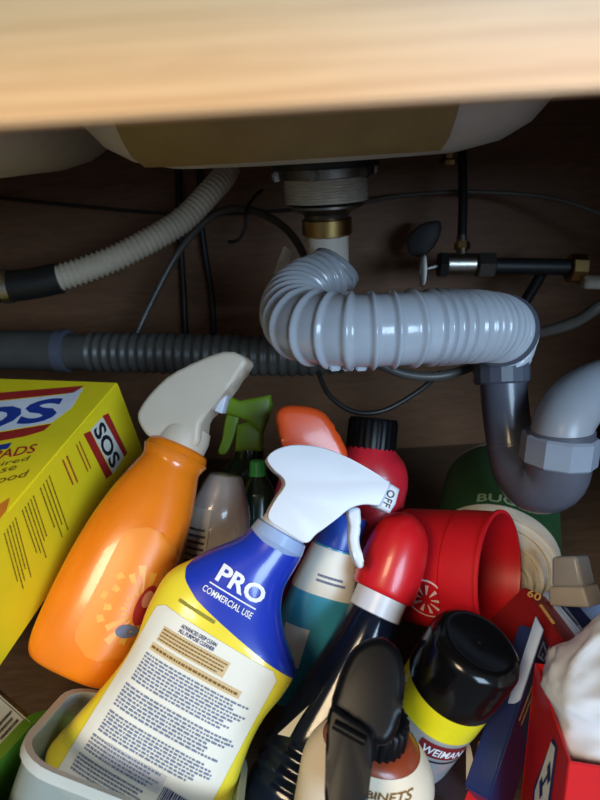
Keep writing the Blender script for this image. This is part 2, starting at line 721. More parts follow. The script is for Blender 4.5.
# ------------------------------------------------------------------ pipes and hoses on the left
hp = pxpath([(-40, 352, .63), (40, 350, .625), (100, 352, .62), (190, 354, .61), (290, 356, .60), (345, 352, .60)], 10)
lp = thing('ribbed_waste_pipe', 'dark grey ribbed waste pipe running level behind the yellow box', 'pipe', W(150, 353, .615))
sweep('corrugated_tube', pxpath([(92, 352, .62), (190, 354, .61), (290, 356, .60), (345, 352, .60)], 10),
      lambda s, L: 0.0195 + 0.0022 * (0.5 + 0.5 * math.cos(2 * PI * s / 0.0098)), M_flexd, lp, n=28, step=0.0011)
sweep('coupling', pxpath([(-60, 351, .635), (0, 350, .63), (62, 351, .625)], 4), 0.0215, M_flexd, lp, n=28)
nut_on('clamp_ring', (58, 351, .625), (70, 351, .624), 0.0235, M_abs, lp, 28)
nut_on('sleeve', (68, 352, .624), (97, 352, .62), 0.0195, M_flexd, lp, 28)

wh = thing('white_drain_hose', 'cream corrugated hose dropping from the sink to a black rubber cuff', 'hose', W(60, 280, .55))
sweep('corrugated_tube', pxpath([(228, 168, .616), (225, 175, .613), (212, 190, .60), (180, 222, .585), (130, 251, .565), (90, 268, .555), (52, 280, .55)], 10),
      lambda s, L: 0.0118 + 0.0011 * math.cos(2 * PI * s / 0.0052), M_whose, wh, n=20, step=0.0007)
sweep('rubber_cuff', pxpath([(60, 278, .55), (30, 284, .548), (0, 287, .546), (-40, 290, .545)], 5), 0.0145, M_rubber, wh, n=24)
nut_on('hose_clamp', (12, 286, .547), (2, 287, .546), 0.0160, M_chrome, wh, 24)

# cables
def cable(name, label, pts, r, material, cat='cable', group=None):
    P = pxpath(pts, 10)
    o = sweep(name, P, r, material, None, n=10)
    tag(o, label, cat, group)
    return o


cb = thing('supply_tube', 'thin smoky tube with white tag arching from behind the ribbed pipe', 'tube', W(150, 330, .70))
sweep('tube', pxpath([(132, 345, .70), (150, 305, .70), (180, 250, .695), (215, 215, .68), (250, 210, .66), (285, 228, .63), (305, 258, .60), (315, 300, .58), (318, 360, .57)], 10), 0.0042, M_clear_tube, cb, n=12)
slab('paper_tag', [(273, 274), (283, 278), (293, 251), (284, 246)], Plane(283, 262, .615), 0.001, M_paper, cb, bevel=0, smooth=False, label='white paper tag')
cable('black_wire', 'black wire twisted over the smoky tube against the back panel',
      [(228, 242, .665), (238, 240, .66), (245, 228, .655), (246, 212, .65), (252, 200, .66), (262, 190, .69)], 0.0018, M_cable)
for i, (x0, x1, lab) in enumerate(((178, 184, 'left one of two black cables hanging down the back panel'), (200, 212, 'right one of two black cables hanging down the back panel'))):
    cable('hanging_cable', lab, [(x0, 165, .735), (x0 + 2, 230, .755), (x1, 300, .785), (x1 + 2, 350, .79)], 0.0042, M_cable, group='cables down the back panel')
cable('long_wire', 'thin dark wire sagging across the back panel on the left',
      [(-20, 196, .735), (80, 206, .74), (180, 214, .745), (290, 210, .745), (350, 200, .74)], 0.0022, M_cable)
cable('arched_wire', 'thin dark wire arching over the shut-off valve',
      [(355, 204, .70), (400, 196, .69), (460, 192, .68), (530, 195, .67), (580, 206, .655), (640, 232, .64), (700, 255, .635)], 0.0026, M_clear_tube)
cable('looped_cable', 'black cable looping beneath the ribbed pipe over the black cap',
      [(318, 372, .54), (330, 396, .53), (355, 412, .525), (385, 410, .525), (420, 390, .53), (440, 372, .535)], 0.0022, M_cable)
cable('sagging_tube', 'grey tube sagging under the flexible pipe towards the trap',
      [(375, 362, .50), (405, 374, .50), (440, 376, .50), (475, 366, .505)], 0.0042, M_flexd, 'tube')
cable('braided_hose', 'grey braided hose rising to the right beside the valve',
      [(500, 340, .62), (540, 333, .60), (575, 322, .58), (600, 306, .565), (640, 282, .56), (720, 262, .57), (752, 262, .575)], 0.0058, M_clear_tube, 'hose')

# shut-off valve
vd = 0.66
valve = thing('shut_off_valve', 'small chrome shut-off valve with dark stub pipe and brass fitting', 'valve', W(460, 264, vd))
sweep('valve_body', pxpath([(442, 264, vd), (474, 264, vd)], 3), 0.0125, M_chrome, valve, n=16)
nut_on('packing_nut', (438, 265, vd), (447, 265, vd), 0.0150, M_cable, valve, 6)
nut_on('compression_nut', (476, 265, vd), (494, 265, vd), 0.0150, M_zinc, valve, 6)
sweep('stem', pxpath([(462, 260, vd), (462, 236, vd)], 3), 0.006, M_chrome, valve, n=12)
nut_on('riser_nut', (462, 250, vd), (462, 242, vd), 0.009, M_brass, valve, 6)
sweep('riser_tube', pxpath([(462, 240, vd), (463, 195, vd), (462, 150, vd)], 4), 0.0052, M_cable, valve, n=12)
sweep('stub_pipe', pxpath([(492, 266, vd), (574, 267, vd)], 3), 0.0095, M_rubber, valve, n=16)
nut_on('brass_fitting', (568, 268, vd), (584, 269, vd), 0.0165, M_brass, valve, 8)
nut_on('white_ferrule', (583, 282, vd - .01), (612, 283, vd - .01), 0.0075, M_tail, valve, 16)
hb = W(424, 270, vd)
slab('handle', [(419, 272), (420, 258), (426, 254), (428, 268), (426, 284), (421, 286)], Plane(424, 270, vd), 0.018, M_zinc, valve, bevel=0.002)
sweep('handle_stem', pxpath([(426, 269, vd), (440, 265, vd)], 2), 0.004, M_zinc, valve, n=10)
o = sweep('support_bar', pxpath([(505, 330, .70), (525, 302, .70), (548, 262, .70)], 3), 0.0065, M_cable, None, n=12)
tag(o, 'dark diagonal tube passing behind the stub pipe of the valve', 'tube')
o = lathe('brass_plug', [(0.004, 0), (0.011, 0.001), (0.011, 0.006), (0.007, 0.008), (0.007, 0.016), (0.003, 0.017)], M_brass, None, n=6)
o.location = (W(448, 158, .70).x, W(448, 158, .70).y, W(448, 158, .70).z - 0.008)
tag(o, 'small brass plug on the sink underside above the valve', 'plug')
sh = slab('water_shut_off_disc', [(408, 238), (422, 224), (440, 222), (438, 240), (424, 256), (410, 254)], Plane(424, 240, .72), 0.012, M_cable, None, bevel=0.002)
tag(sh, 'dark oval wall plate behind the chrome valve handle', 'plate')

# ------------------------------------------------------------------ yellow soap pad box
M_yel = mat('yellow_carton', (250, 226, 36), 0.42, var=0.03)
M_yel2 = mat('yellow_carton_side', (232, 184, 22), 0.42, var=0.03)
d1 = (rgt * 0.239 + upv * 0.588 + fwd * 0.773).normalized()
e2 = (rgt * -1 + upv * 0.04 + fwd * 0.28)
e2 = (e2 - d1 * e2.dot(d1)).normalized()
e3 = d1.cross(e2)
if e3.dot(upv) > 0:
    e3 = -e3
A = W(118, 382, 0.50)
LB, WB, HB = 0.215, 0.20, 0.082
cen = A - d1 * LB / 2 + e2 * WB / 2 + e3 * HB / 2
Mx = Matrix((-e2, d1, -e3)).transposed().to_4x4()
base = A - d1 * LB / 2 + e2 * WB / 2 + e3 * HB
Mx.translation = base
sos = thing('soap_pad_box', 'yellow carton of soap pads with red, white and blue SOS logo', 'box', Mx)
box = boxmesh('carton', M_yel, sos, (WB, LB, HB), (0, 0, HB / 2), 0.0012)
# planes of the top and side panels; both keep the carton yellow
Pt = Plane(0, 0, 1)
Pt.o = A
Pt.n = -e3
Ps = Plane(0, 0, 1)
Ps.o = A
Ps.n = -e2 if (-e2).dot(CAM - A) > 0 else e2


def quad(name, plane, pts, material, parent, off=0.0004):
    P = [plane(x, y, off) for x, y in pts]
    return mesh(name, P, [tuple(range(len(P)))], material, parent, world=True, smooth=False)


def ptext(name, s, material, parent, plane, p0, p1, pu, bold=0.0, shear=0.0, off=0.0008):
    """lettering on a plane: baseline p0>p1, cap height up to pu above p0"""
    a, b, c = plane(*p0, off), plane(*p1, off), plane(*pu, off)
    return text(name, s, material, parent, lambda u, v: a + (b - a) * u + (c - a) * v, bold, shear, True)


def plines(name, material, parent, plane, p0, p1, pu, lines, fill=0.45, ragged=0.3, off=0.0007):
    a, b, c = plane(*p0, off), plane(*p1, off), plane(*pu, off)
    return print_lines(name, material, parent, lambda u, v: a + (b - a) * u + (c - a) * v, lines, fill, ragged, True)


quad('logo_bar', Pt, [(-60, 398), (84, 386), (74, 393), (-60, 407)], M_ink_red, sos)
quad('logo_field', Pt, [(-60, 408), (66, 394.5), (84, 388), (72, 408), (52, 423), (-60, 442)], M_ink_white, sos)
quad('logo_bar', Pt, [(-60, 443), (52, 424), (44, 431), (24, 437), (-60, 452)], M_ink_red, sos)
ptext('logo_lettering', 'SOS', M_ink_blue, sos, Pt, (-92, 444), (58, 420), (-78, 420), 0.035, 0.12)
quad('logo_flag', Pt, [(-20, 449), (12, 443), (8, 449), (-20, 454)], M_ink_blue, sos)
ptext('lettering', 'SOAP PADS', M_ink_red, sos, Pt, (-62, 471), (36, 453), (-58, 462), 0.01, 0.2)
ptext('lettering', 'required', M_ink_brown, sos, Pt, (-34, 476), (30, 462), (-32, 470), 0, 0.2)
ptext('lettering', 'grease', M_ink_brown, sos, Pt, (-36, 484), (16, 472), (-34, 478), 0, 0.2)
ptext('lettering', 'on Food', M_ink_brown, sos, Pt, (-40, 494), (28, 477), (-37, 487), 0, 0.2)
quad('logo_bar', Pt, [(-60, 560), (-40, 530), (10, 498), (6, 512), (-20, 545)], mat('orange_ink', (214, 128, 40), 0.5), sos)
# side panel
quad('logo_bar', Ps, [(83, 434), (90, 431), (112, 474), (106, 479)], M_ink_red, sos)
quad('logo_field', Ps, [(90, 430), (102, 417), (124, 456), (113, 474)], M_paper, sos)
quad('logo_bar', Ps, [(102, 416), (108, 413), (127, 453), (124, 457)], M_ink_red, sos)
ptext('logo_lettering', 'SOS', M_ink_black, sos, Ps, (92, 431), (111, 470), (102, 420), 0.03)
plines('small_print', M_ink_red, sos, Ps, (74, 446), (88, 478), (80, 440), 2, 0.35, 0.5)
plines('small_print', M_ink_red, sos, Ps, (60, 462), (76, 500), (68, 454), 2, 0.35, 0.6)
plines('small_print', M_ink_brown, sos, Ps, (38, 490), (58, 545), (50, 474), 4, 0.35)
plines('small_print', M_ink_brown, sos, Ps, (20, 512), (40, 570), (34, 494), 5, 0.35)
plines('small_print', M_ink_brown, sos, Ps, (2, 535), (20, 600), (16, 516), 5, 0.35)

# ------------------------------------------------------------------ orange spray bottle
M_or = mat('orange_bottle', (240, 128, 22), 0.25, var=0.05, coat=0.35, sss=0.15)
M_orl = mat('orange_label', (243, 142, 42), 0.35, var=0.05)
M_orr = mat('orange_rays', (244, 178, 72), 0.4)
ob = frame(W(72, 672, 0.398), W(180, 446, 0.443), -0.25)
oL = (W(180, 446, 0.443) - W(72, 672, 0.398)).length
orange = thing('orange_spray_bottle', 'translucent orange spray bottle with cream trigger beside the yellow box', 'spray bottle', ob)
s = 0.418 / F
ol = Loft([(0.0, 32 * s, 24 * s, 2.6), (5 * s, 44 * s, 33 * s, 2.8), (25 * s, 50 * s, 37 * s, 2.8), (80 * s, 52 * s, 38 * s, 2.8),
           (130 * s, 50 * s, 37 * s, 2.6), (170 * s, 44 * s, 34 * s, 2.4), (200 * s, 36 * s, 32 * s, 2.1),
           (214 * s, 32 * s, 31 * s, 2.0), (220 * s, 33 * s, 32 * s, 2.0), (226 * s, 35.5 * s, 34 * s, 2.0), (oL - 14 * s, 35 * s, 34 * s, 2.0), (oL - 3 * s, 32 * s, 31 * s, 2), (oL, 25 * s, 24 * s, 2)], 6)
ol.build('bottle', M_or, orange)
lab = ol.patch('label', M_orl, orange, -4 * s, 49 * s, 26 * s, 150 * s, rc=0.014)
V, Fc = [], []
cx, cz = 43 * s, 80 * s
for i in range(22):
    a = 2 * PI * i / 22
    r1, r2 = 13 * s, (34 + 6 * (i % 2)) * s
    for aa, rr in ((a - 0.05, r1), (a + 0.05, r1), (a + 0.09, r2), (a - 0.09, r2)):
        x = cx + rr * math.cos(aa)
        x = max(-3 * s, min(49 * s, x))
        V.append(ol.front(x, cz + rr * math.sin(aa), 0.0012))
    Fc.append(tuple(range(len(V) - 4, len(V))))
mesh('sunburst', V, Fc, M_orr, lab, smooth=False)


def disc_on(loft, name, cx, cz, rx, rz, material, parent, off, rot=0.0, n=24):
    V = [loft.front(cx, cz, off)]
    for i in range(n):
        a = 2 * PI * i / n
        x, z = rx * math.cos(a), rz * math.sin(a)
        V.append(loft.front(cx + x * math.cos(rot) - z * math.sin(rot), cz + x * math.sin(rot) + z * math.cos(rot), off))
    return mesh(name, V, [(0, 1 + i, 1 + (i + 1) % n) for i in range(n)], material, parent, smooth=False)


disc_on(ol, 'emblem', 43 * s, 84 * s, 7 * s, 19 * s, M_ink_red, lab, 0.0016)
disc_on(ol, 'emblem', 43 * s, 90 * s, 4 * s, 8 * s, mat('pale_red', (222, 150, 120), 0.5), lab, 0.0020)
disc_on(ol, 'emblem', 38 * s, 58 * s, 9 * s, 6 * s, M_ink_grey, lab, 0.0016, 0.4)
# trigger head
P = Plane(185, 420, 0.443, yaw=-0.35)
lathe('collar', [(24 * s, oL - 4 * s), (27 * s, oL - 3 * s), (27.5 * s, oL + 12 * s), (25 * s, oL + 22 * s), (20 * s, oL + 24 * s)], M_beige, orange, n=48)
slab('trigger_head', [(228, 353), (250, 361), (244, 374), (229, 394), (216, 410), (206, 424), (202, 446), (178, 446), (158, 438), (150, 431), (144, 418), (147, 407), (160, 390), (182, 372)],
     P, 0.028, M_beige, orange, bevel=0.007, seg=4, k=3)
slab('nozzle', [(222, 400), (229, 395), (224, 414), (216, 411)], P, 0.012, M_white, orange, bevel=0.001, smooth=False)

# ------------------------------------------------------------------ PRO spray bottle
M_py = mat('pro_yellow', (240, 220, 60), 0.25, var=0.04, coat=0.4, sss=0.1)
M_pblue = mat('pro_blue', (30, 56, 176), 0.28, var=0.06, coat=0.4)
M_ptan = mat('tan_panel', (206, 180, 134), 0.5)
B, T = W(118, 822, 0.345), W(279, 537, 0.380)
pb = frame(B, T, 0.0)
pL = (T - B).length
pro = thing('commercial_spray_bottle', 'yellow and blue PRO spray bottle with white trigger leaning in the clear bin', 'spray bottle', pb)
s = pL / 327.0
pl = Loft([(10 * s, 76 * s, 34 * s, 3.2), (14 * s, 90 * s, 41 * s, 3.4), (28 * s, 99 * s, 46 * s, 3.4), (50 * s, 96 * s, 46 * s, 3.2), (90 * s, 87 * s, 44 * s, 3.0),
           (130 * s, 80 * s, 42 * s, 2.9), (160 * s, 80 * s, 41 * s, 2.8), (190 * s, 86 * s, 42 * s, 2.8), (213 * s, 87 * s, 42 * s, 2.7, -1 * s, 0), (228 * s, 80 * s, 40 * s, 2.6, -8 * s, 0),
           (243 * s, 69 * s, 37 * s, 2.5, -14 * s, 0), (260 * s, 56 * s, 34 * s, 2.3, -15 * s, 0), (282 * s, 44 * s, 31 * s, 2.1, -12 * s, 0), (305 * s, 35 * s, 28 * s, 2.0, -3 * s, 0), (320 * s, 32 * s, 27 * s, 2.0), (pL, 29 * s, 26 * s, 2.0)], 6)
pl.build('bottle', M_py, pro, n=64)
BND = [(-1.0, 264), (-0.9, 252), (-0.7, 241), (-0.4, 231), (0.15, 221), (0.6, 214), (1.0, 210)]


def pro_lo(th):
    c = math.cos(th)
    x = math.copysign(abs(c) ** 0.8, c)
    for (a, za), (b_, zb) in zip(BND, BND[1:]):
        if a <= x <= b_:
            return (za + (zb - za) * (x - a) / (b_ - a)) * s
    return BND[-1][1] * s


slv = pl.sleeve('blue_sleeve', M_pblue, pro, pro_lo, lambda th: pL - 4 * s, n=96, k=20)
# collar for the sprayer sits above the sleeve
lathe('neck_ring', [(29 * s, pL - 12 * s), (33 * s, pL - 6 * s), (31 * s, pL + 6 * s), (27 * s, pL + 8 * s)], mat('clear_blue_ring', (150, 175, 215), 0.25), pro, n=48)
lb = pl.patch('back_label', M_paper, pro, -76 * s, 70 * s, 18 * s, 210 * s, rc=8 * s, nx=20, nz=30)
SK = 4 * s
pf = lambda x0, x1, z0, z1, off: (lambda u, v: pl.front((x0 + (x1 - x0) * u) * s, (z0 + (z1 - z0) * v + 0.05 * (x0 + (x1 - x0) * u)) * s, off))


def pquad(name, x0, x1, z0, z1, material, off):
    f = pf(x0, x1, z0, z1, off)
    V = [f(i / 10, j) for j in (0, 1) for i in range(11)]
    return mesh(name, V, [(i, i + 1, i + 12, i + 11) for i in range(10)], material, lb, smooth=False)


pquad('tan_panel', -57, 20, 180, 196, M_ptan, .0012)
pquad('tan_panel', -59, 44, 169, 177, M_ptan, .0012)
text('lettering', 'ADVANCED DEEP CLEAN', M_ink_navy, lb, pf(-42, -1, 203, 207, .0014), 0.015)
text('lettering', 'ALL PURPOSE CLEANER', M_ink_navy, lb, pf(-42, -1, 198, 202, .0014), 0.015)
print_lines('small_print', M_ink_brown, lb, pf(-56, 18, 181, 195, .0016), 4, 0.4, 0.1)
print_lines('small_print', M_ink_brown, lb, pf(-58, 42, 170.5, 175.5, .0016), 1, 0.5, 0.0)
for x0, x1, z0, z1, n_ in ((-60, 66, 136, 166, 9), (-62, 64, 108, 132, 7), (-62, 62, 82, 104, 7), (-64, 22, 62, 79, 5), (-66, 8, 42, 59, 5)):
    print_lines('small_print', M_ink_grey, lb, pf(x0, x1, z0, z1, .0014), n_, 0.55, 0.2)
pquad('print_frame', -46, 20, 62, 79, mat('pale_panel', (200, 200, 200), 0.5), .0011)
V, Fc = [], []
x = 22.0
while x < 60:
    wd = random.choice((0.8, 1.2, 2.0))
    i = len(V)
    V += [pl.front(xx * s, zz * s, .0013) for xx, zz in ((x, 44), (x + wd, 44), (x + wd, 72), (x, 72))]
    Fc.append((i, i + 1, i + 2, i + 3))
    x += wd + random.choice((0.8, 1.2))
mesh('barcode', V, Fc, M_ink_navy, lb, smooth=False)
V, Fc = [], []
for i in range(41):
    a = i * 0.33
    r = (1.0 + 0.36 * a) * s
    for q in (r - 0.7 * s, r + 0.7 * s):
        V.append(pl.front(0 * s + q * math.cos(a), 36 * s + q * math.sin(a), .0013))
Fc = [(2 * i, 2 * i + 1, 2 * i + 3, 2 * i + 2) for i in range(40)]
mesh('swirl_mark', V, Fc, M_ink_blue, lb, smooth=False)
pl.text('lettering', 'PRO', M_ink_white, slv, -37 * s, 18 * s, 257 * s, 276 * s, bold=0.03, off=0.0016)
pl.patch('underline', M_ink_white, slv, -40 * s, 16 * s, 252 * s, 253.4 * s, off=0.0016)
pl.text('lettering', 'COMMERCIAL USE', M_ink_white, slv, -43 * s, 16 * s, 242 * s, 248.5 * s, bold=0.012, off=0.0016)
pl.print_lines('lot_code', mat('ochre_ink', (150, 140, 40), 0.5), pro, -58 * s, -14 * s, 219 * s, 225 * s, 1, off=0.0010, fill=0.6, ragged=0)
# sprayer
P = Plane(325, 490, 0.378, yaw=0.15)
head = slab('trigger_head', [(266, 460), (273, 452), (288, 447), (306, 447), (326, 451), (346, 460), (364, 470), (380, 480), (384, 484), (376, 502), (372, 505), (360, 504), (346, 508), (330, 520), (314, 532), (303, 541),
                             (284, 530), (267, 517), (274, 500), (283, 486), (281, 478), (272, 470)],
            P, 0.030, M_white, pro, bevel=0.009, seg=5, k=4)
nozz = slab('nozzle', [(380, 479), (396, 489), (392, 504), (386, 513), (373, 507)], P, 0.022, M_white, pro, bevel=0.0025, smooth=False)
Pn = Plane(325, 490, 0.378, yaw=0.15)
ptext('nozzle_lettering', 'OFF', M_ink_black, nozz, Pn, (384, 489), (378, 505), (391, 492), 0.01, off=0.0118)
slab('trigger', [(347, 510), (358, 508), (359, 522), (358, 540), (361, 556), (362, 565), (357, 567), (352, 556), (348, 540), (349, 526)], P, 0.012, M_white, pro, bevel=0.002)
lathe('collar', [(27 * s, pL + 2 * s), (28 * s, pL + 3 * s), (26 * s, pL + 20 * s), (22 * s, pL + 22 * s)], M_white, pro, n=48)

# ------------------------------------------------------------------ turquoise bottle behind the PRO bottle
M_turq = mat('turquoise', (60, 150, 180), 0.3, coat=0.2)
M_capb = mat('blue_cap', (36, 76, 168), 0.3)
B, T = W(290, 700, 0.424), W(344, 522, 0.434)
tq = thing('turquoise_bottle', 'turquoise bottle with white band wedged behind the white trigger', 'bottle', frame(B, T, 0.2))
tl = (T - B).length
s = 0.42 / F
tL = Loft([(0, 28 * s, 18 * s, 2.6), (8 * s, 36 * s, 22 * s, 2.8), (60 * s, 37 * s, 22 * s, 2.8), (110 * s, 33 * s, 22 * s, 2.5), (140 * s, 28 * s, 21 * s, 2.2), (162 * s, 24 * s, 20 * s, 2), (tl, 20 * s, 18 * s, 2)], 5)
tL.build('bottle', M_turq, tq)
tL.sleeve('white_band', M_paper, tq, lambda t: 112 * s, lambda t: 158 * s)
tL.print_lines('small_print', M_ink_grey, tq, -14 * s, 16 * s, 124 * s, 134 * s, 2)
tL.patch('label', M_paper, tq, -30 * s, -6 * s, 40 * s, 78 * s)
lathe('cap', [(23 * s, 160 * s), (24 * s, 161 * s), (24 * s, tl + 6 * s), (22 * s, tl + 9 * s), (5 * s, tl + 10 * s)], M_capb, tq)

# ------------------------------------------------------------------ clear bottle with red cap
M_navy = mat('dark_blue_liquid', (9, 15, 34), 0.10, var=0.2, coat=0.0)
M_clr = mat('clear_plastic', (30, 40, 52), 0.10, alpha=0.22, coat=0.3)
B, T = W(284, 838, 0.364), W(377, 606, 0.398)
rc = thing('red_capped_bottle', 'clear bottle of dark blue liquid with domed red cap', 'bottle', frame(B, T, 0.0))
rl = (T - B).length
s = 0.385 / F
rL = Loft([(0, 44 * s, 30 * s, 2.8), (8 * s, 54 * s, 38 * s, 2.8), (40 * s, 55 * s, 38 * s, 2.6), (48 * s, 52 * s, 36 * s, 2.6), (56 * s, 55 * s, 38 * s, 2.6), (64 * s, 51 * s, 35 * s, 2.6),
           (72 * s, 54 * s, 37 * s, 2.6), (80 * s, 50 * s, 34 * s, 2.6), (90 * s, 50 * s, 35 * s, 2.5), (130 * s, 42 * s, 33 * s, 2.3), (180 * s, 33 * s, 30 * s, 2.1), (215 * s, 28 * s, 27 * s, 2), (rl, 24 * s, 24 * s, 2)], 5)
rL.build('liquid', M_navy, rc, z1=222 * s, off=-0.0012)
rL.build('bottle', M_clr, rc, caps=False)
lathe('collar', [(25 * s, rl - 8 * s), (27 * s, rl - 7 * s), (27 * s, rl + 16 * s), (24 * s, rl + 18 * s)], M_white, rc, n=48)
def to_local(Mf, px, py):
    p_ = Plane(0, 0, 1)
    p_.o, p_.n = Mf.translation, Mf.to_3x3() @ Vector((0, -1, 0))
    q = Mf.inverted() @ p_(px, py)
    return q.x, q.z


V = []
for i in range(7):
    u = i / 6
    for ax, ay in ((282 + 31 * u, 728 - 29 * u), (295 + 18 * u, 729 - 30 * u - 6 * u * (1 - u))):
        V.append(rL.front(*to_local(FR[rc], ax, ay), 0.0012))
mesh('label', V, [(2 * i, 2 * i + 1, 2 * i + 3, 2 * i + 2) for i in range(6)], M_paper, rc)
capp = [(27 * s, rl + 13 * s), (32 * s, rl + 14 * s), (34 * s, rl + 22 * s), (35 * s, rl + 42 * s), (34 * s, rl + 62 * s), (30 * s, rl + 80 * s), (22 * s, rl + 92 * s), (11 * s, rl + 99 * s), (2 * s, rl + 101 * s)]
capp = catmull(capp, 4)
V, Fc, n_ = [], [], 40
for r, z in capp:
    t = (z - capp[0][1]) / (capp[-1][1] - capp[0][1])
    for i in range(n_):
        a = 2 * PI * i / n_
        V.append((r * math.cos(a) * (1 - 0.10 * t) - 4 * s * t, r * math.sin(a) * (1 + 0.1 * t), z))
for j in range(len(capp) - 1):
    for i in range(n_):
        k = (i + 1) % n_
        Fc.append((j * n_ + i, j * n_ + k, (j + 1) * n_ + k, (j + 1) * n_ + i))
Fc.append(tuple(range(n_)))
Fc.append(tuple(range((len(capp) - 1) * n_, len(capp) * n_)))
mesh('cap', V, Fc, M_redcap, rc, label='domed glossy red cap')

# ------------------------------------------------------------------ black trigger sprayer on the cream bottle
M_cream = mat('cream_label', (232, 216, 190), 0.4, var=0.03)
M_rust = mat('rust_brown', (150, 66, 38), 0.35, coat=0.2)
B, T = W(342, 872, 0.350), W(377, 735, 0.312)
bs = thing('cabinet_cleaner_bottle', 'cream and rust cabinet cleaner bottle with black trigger sprayer', 'spray bottle', frame(B, T, 0.0))
bl = (T - B).length
s = 0.304 / F
bL = Loft([(0, 58 * s, 34 * s, 2.6), (8 * s, 66 * s, 40 * s, 2.6), (bl - 70 * s, 70 * s, 44 * s, 2.5), (bl - 46 * s, 68 * s, 44 * s, 2.4), (bl - 26 * s, 60 * s, 43 * s, 2.2), (bl - 11 * s, 48 * s, 40 * s, 2.0), (bl - 3 * s, 36 * s, 34 * s, 2), (bl, 24 * s, 24 * s, 2)], 7)
bL.build('bottle', M_rust, bs)
bL.sleeve('cream_label', M_cream, bs, lambda t: 20 * s, lambda t: bl - (9 + 8 * max(0, -math.cos(t)) ** 2) * s)
bL.text('lettering', 'CABINETS', M_ink_brown, bs, -14 * s, 46 * s, bl - 33 * s, bl - 24 * s, bold=0.01, skew=7 * s)
bL.text('lettering', 'CUPBOARDS', M_ink_brown, bs, -22 * s, 50 * s, bl - 46 * s, bl - 37 * s, bold=0.01, skew=8 * s)
bL.text('lettering', '& MORE', M_ink_brown, bs, -12 * s, 34 * s, bl - 60 * s, bl - 51 * s, bold=0.01, skew=6 * s)
lathe('collar', [(24 * s, bl - 6 * s), (31 * s, bl - 5 * s), (29 * s, bl + 24 * s), (24 * s, bl + 28 * s)], M_blk, bs, n=96, rib=(24, 0.0008))
P = Plane(375, 700, 0.304, yaw=0.0)
slab('trigger_head', [(372, 640), (388, 642), (400, 656), (404, 680), (401, 706), (396, 730), (384, 744), (362, 738), (340, 726), (332, 716), (334, 698), (342, 672), (354, 650)],
     P, 0.034, M_blk, bs, bevel=0.011, seg=5, k=4)
slab('trigger', [(334, 706), (352, 716), (370, 728), (374, 745), (371, 772), (367, 802), (362, 826), (336, 826), (329, 800), (329, 765), (330, 730)],
     P, 0.020, M_blk, bs, bevel=0.006, seg=4, k=4, shift=0.016)
sweep('trigger_pin', [P(337, 722, 0.028), P(366, 738, 0.028)], 0.0022, M_blk, bs, n=12)

# ------------------------------------------------------------------ aerosol can
M_can = mat('can_grey', (168, 170, 170), 0.3, 0.4)
M_cany = mat('can_yellow', (226, 214, 26), 0.35, coat=0.3)
M_canred = mat('can_maroon', (120, 28, 34), 0.4)
B, T = W(366, 806, 0.415), W(480, 641, 0.338)
ca = thing('aerosol_can', 'grey and yellow aerosol can with glossy black cap at lower right', 'aerosol can', frame(B, T, 0.15))
cl = (T - B).length
R = 45 * 0.35 / F
capz = cl - 0.036
lathe('can', [(R - .002, 0), (R, .002), (R, capz - .004), (R - .003, capz)], M_can, ca, n=56)
lathe('yellow_band', [(R + .0004, capz - 0.021), (R + .0004, capz - 0.002)], M_cany, ca, n=56, caps=False)
V, Fc = [], []
cyl = lambda a, z, off: Vector((((R + off) * math.sin(a)), -(R + off) * math.cos(a), z))
for i in range(11):
    a = 0.0 + i * 0.11
    V += [cyl(a, capz - .036, .0006), cyl(a, capz - .0245, .0006)]
Fc = [(2 * i, 2 * i + 2, 2 * i + 3, 2 * i + 1) for i in range(10)]
npn = mesh('name_panel', V, Fc, M_canred, ca)
text('lettering', 'WEIMAN', M_ink_white, npn, lambda u, v: cyl(0.08 + u * 0.95, capz - .0335 + v * .0065, .001), 0.02)
lathe('stripe', [(R + .0004, capz - 0.0405), (R + .0004, capz - 0.039)], M_ink_black, ca, n=56, caps=False)
for q in range(3):
    f = (lambda q: lambda u, v: cyl(-0.5 + u * 1.2, capz - .068 + q * 0.008 + v * .006, .0006))(q)
    print_lines('small_print', M_ink_grey, ca, f, 2, 0.5, 0.3)
lathe('cap', [(R + .0006, capz - .002), (R + .0014, capz), (R + .0006, cl - .007), (R - .0012, cl - .003), (R - .0045, cl - .0006), (R - .0065, cl), (R - .0085, cl - .0006), (.004, cl - .0008)], M_gblk, ca, n=64)
lathe('cap_button', [(.0012, cl - .0008), (.0010, cl - .0004), (.0004, cl - .0002)], M_blk, ca, n=12)

# ------------------------------------------------------------------ red cup on its side
B, T = W(406, 563, 0.481), W(501, 577, 0.433)
cu_ = thing('red_plastic_cup', 'red plastic cup lying on its side beside the domed red cap', 'cup', frame(B, T, 0.0))
cl = (T - B).length
R = 63.5 * 0.44 / F
lathe('cup', [(R * .86, 0.0), (R * .93, .002), (R * .97, cl * .62), (R * .985, cl * .63), (R * 1.0, cl * .97), (R * 1.03, cl * .975), (R * 1.03, cl), (R * .975, cl), (R * .96, cl * .97), (R * .90, cl * .12), (R * .05, cl * .11)], M_cup, cu_, n=64)
# round white emblem on the side, seen as part of a disc
V, Fc = [], []
ea, ez, er = math.radians(30), cl * 0.50, 0.0155
cyl2 = lambda x, z: Vector((R * 1.0 * math.sin(-(ea + x / R)) * -1, 0, 0))


def cup_pt(x, z):
    a = ea + x / R          # angle below the camera-facing line
    rr = R * 0.968 + 0.0006
    return Vector((rr * math.sin(a), -rr * math.cos(a), ez + z))


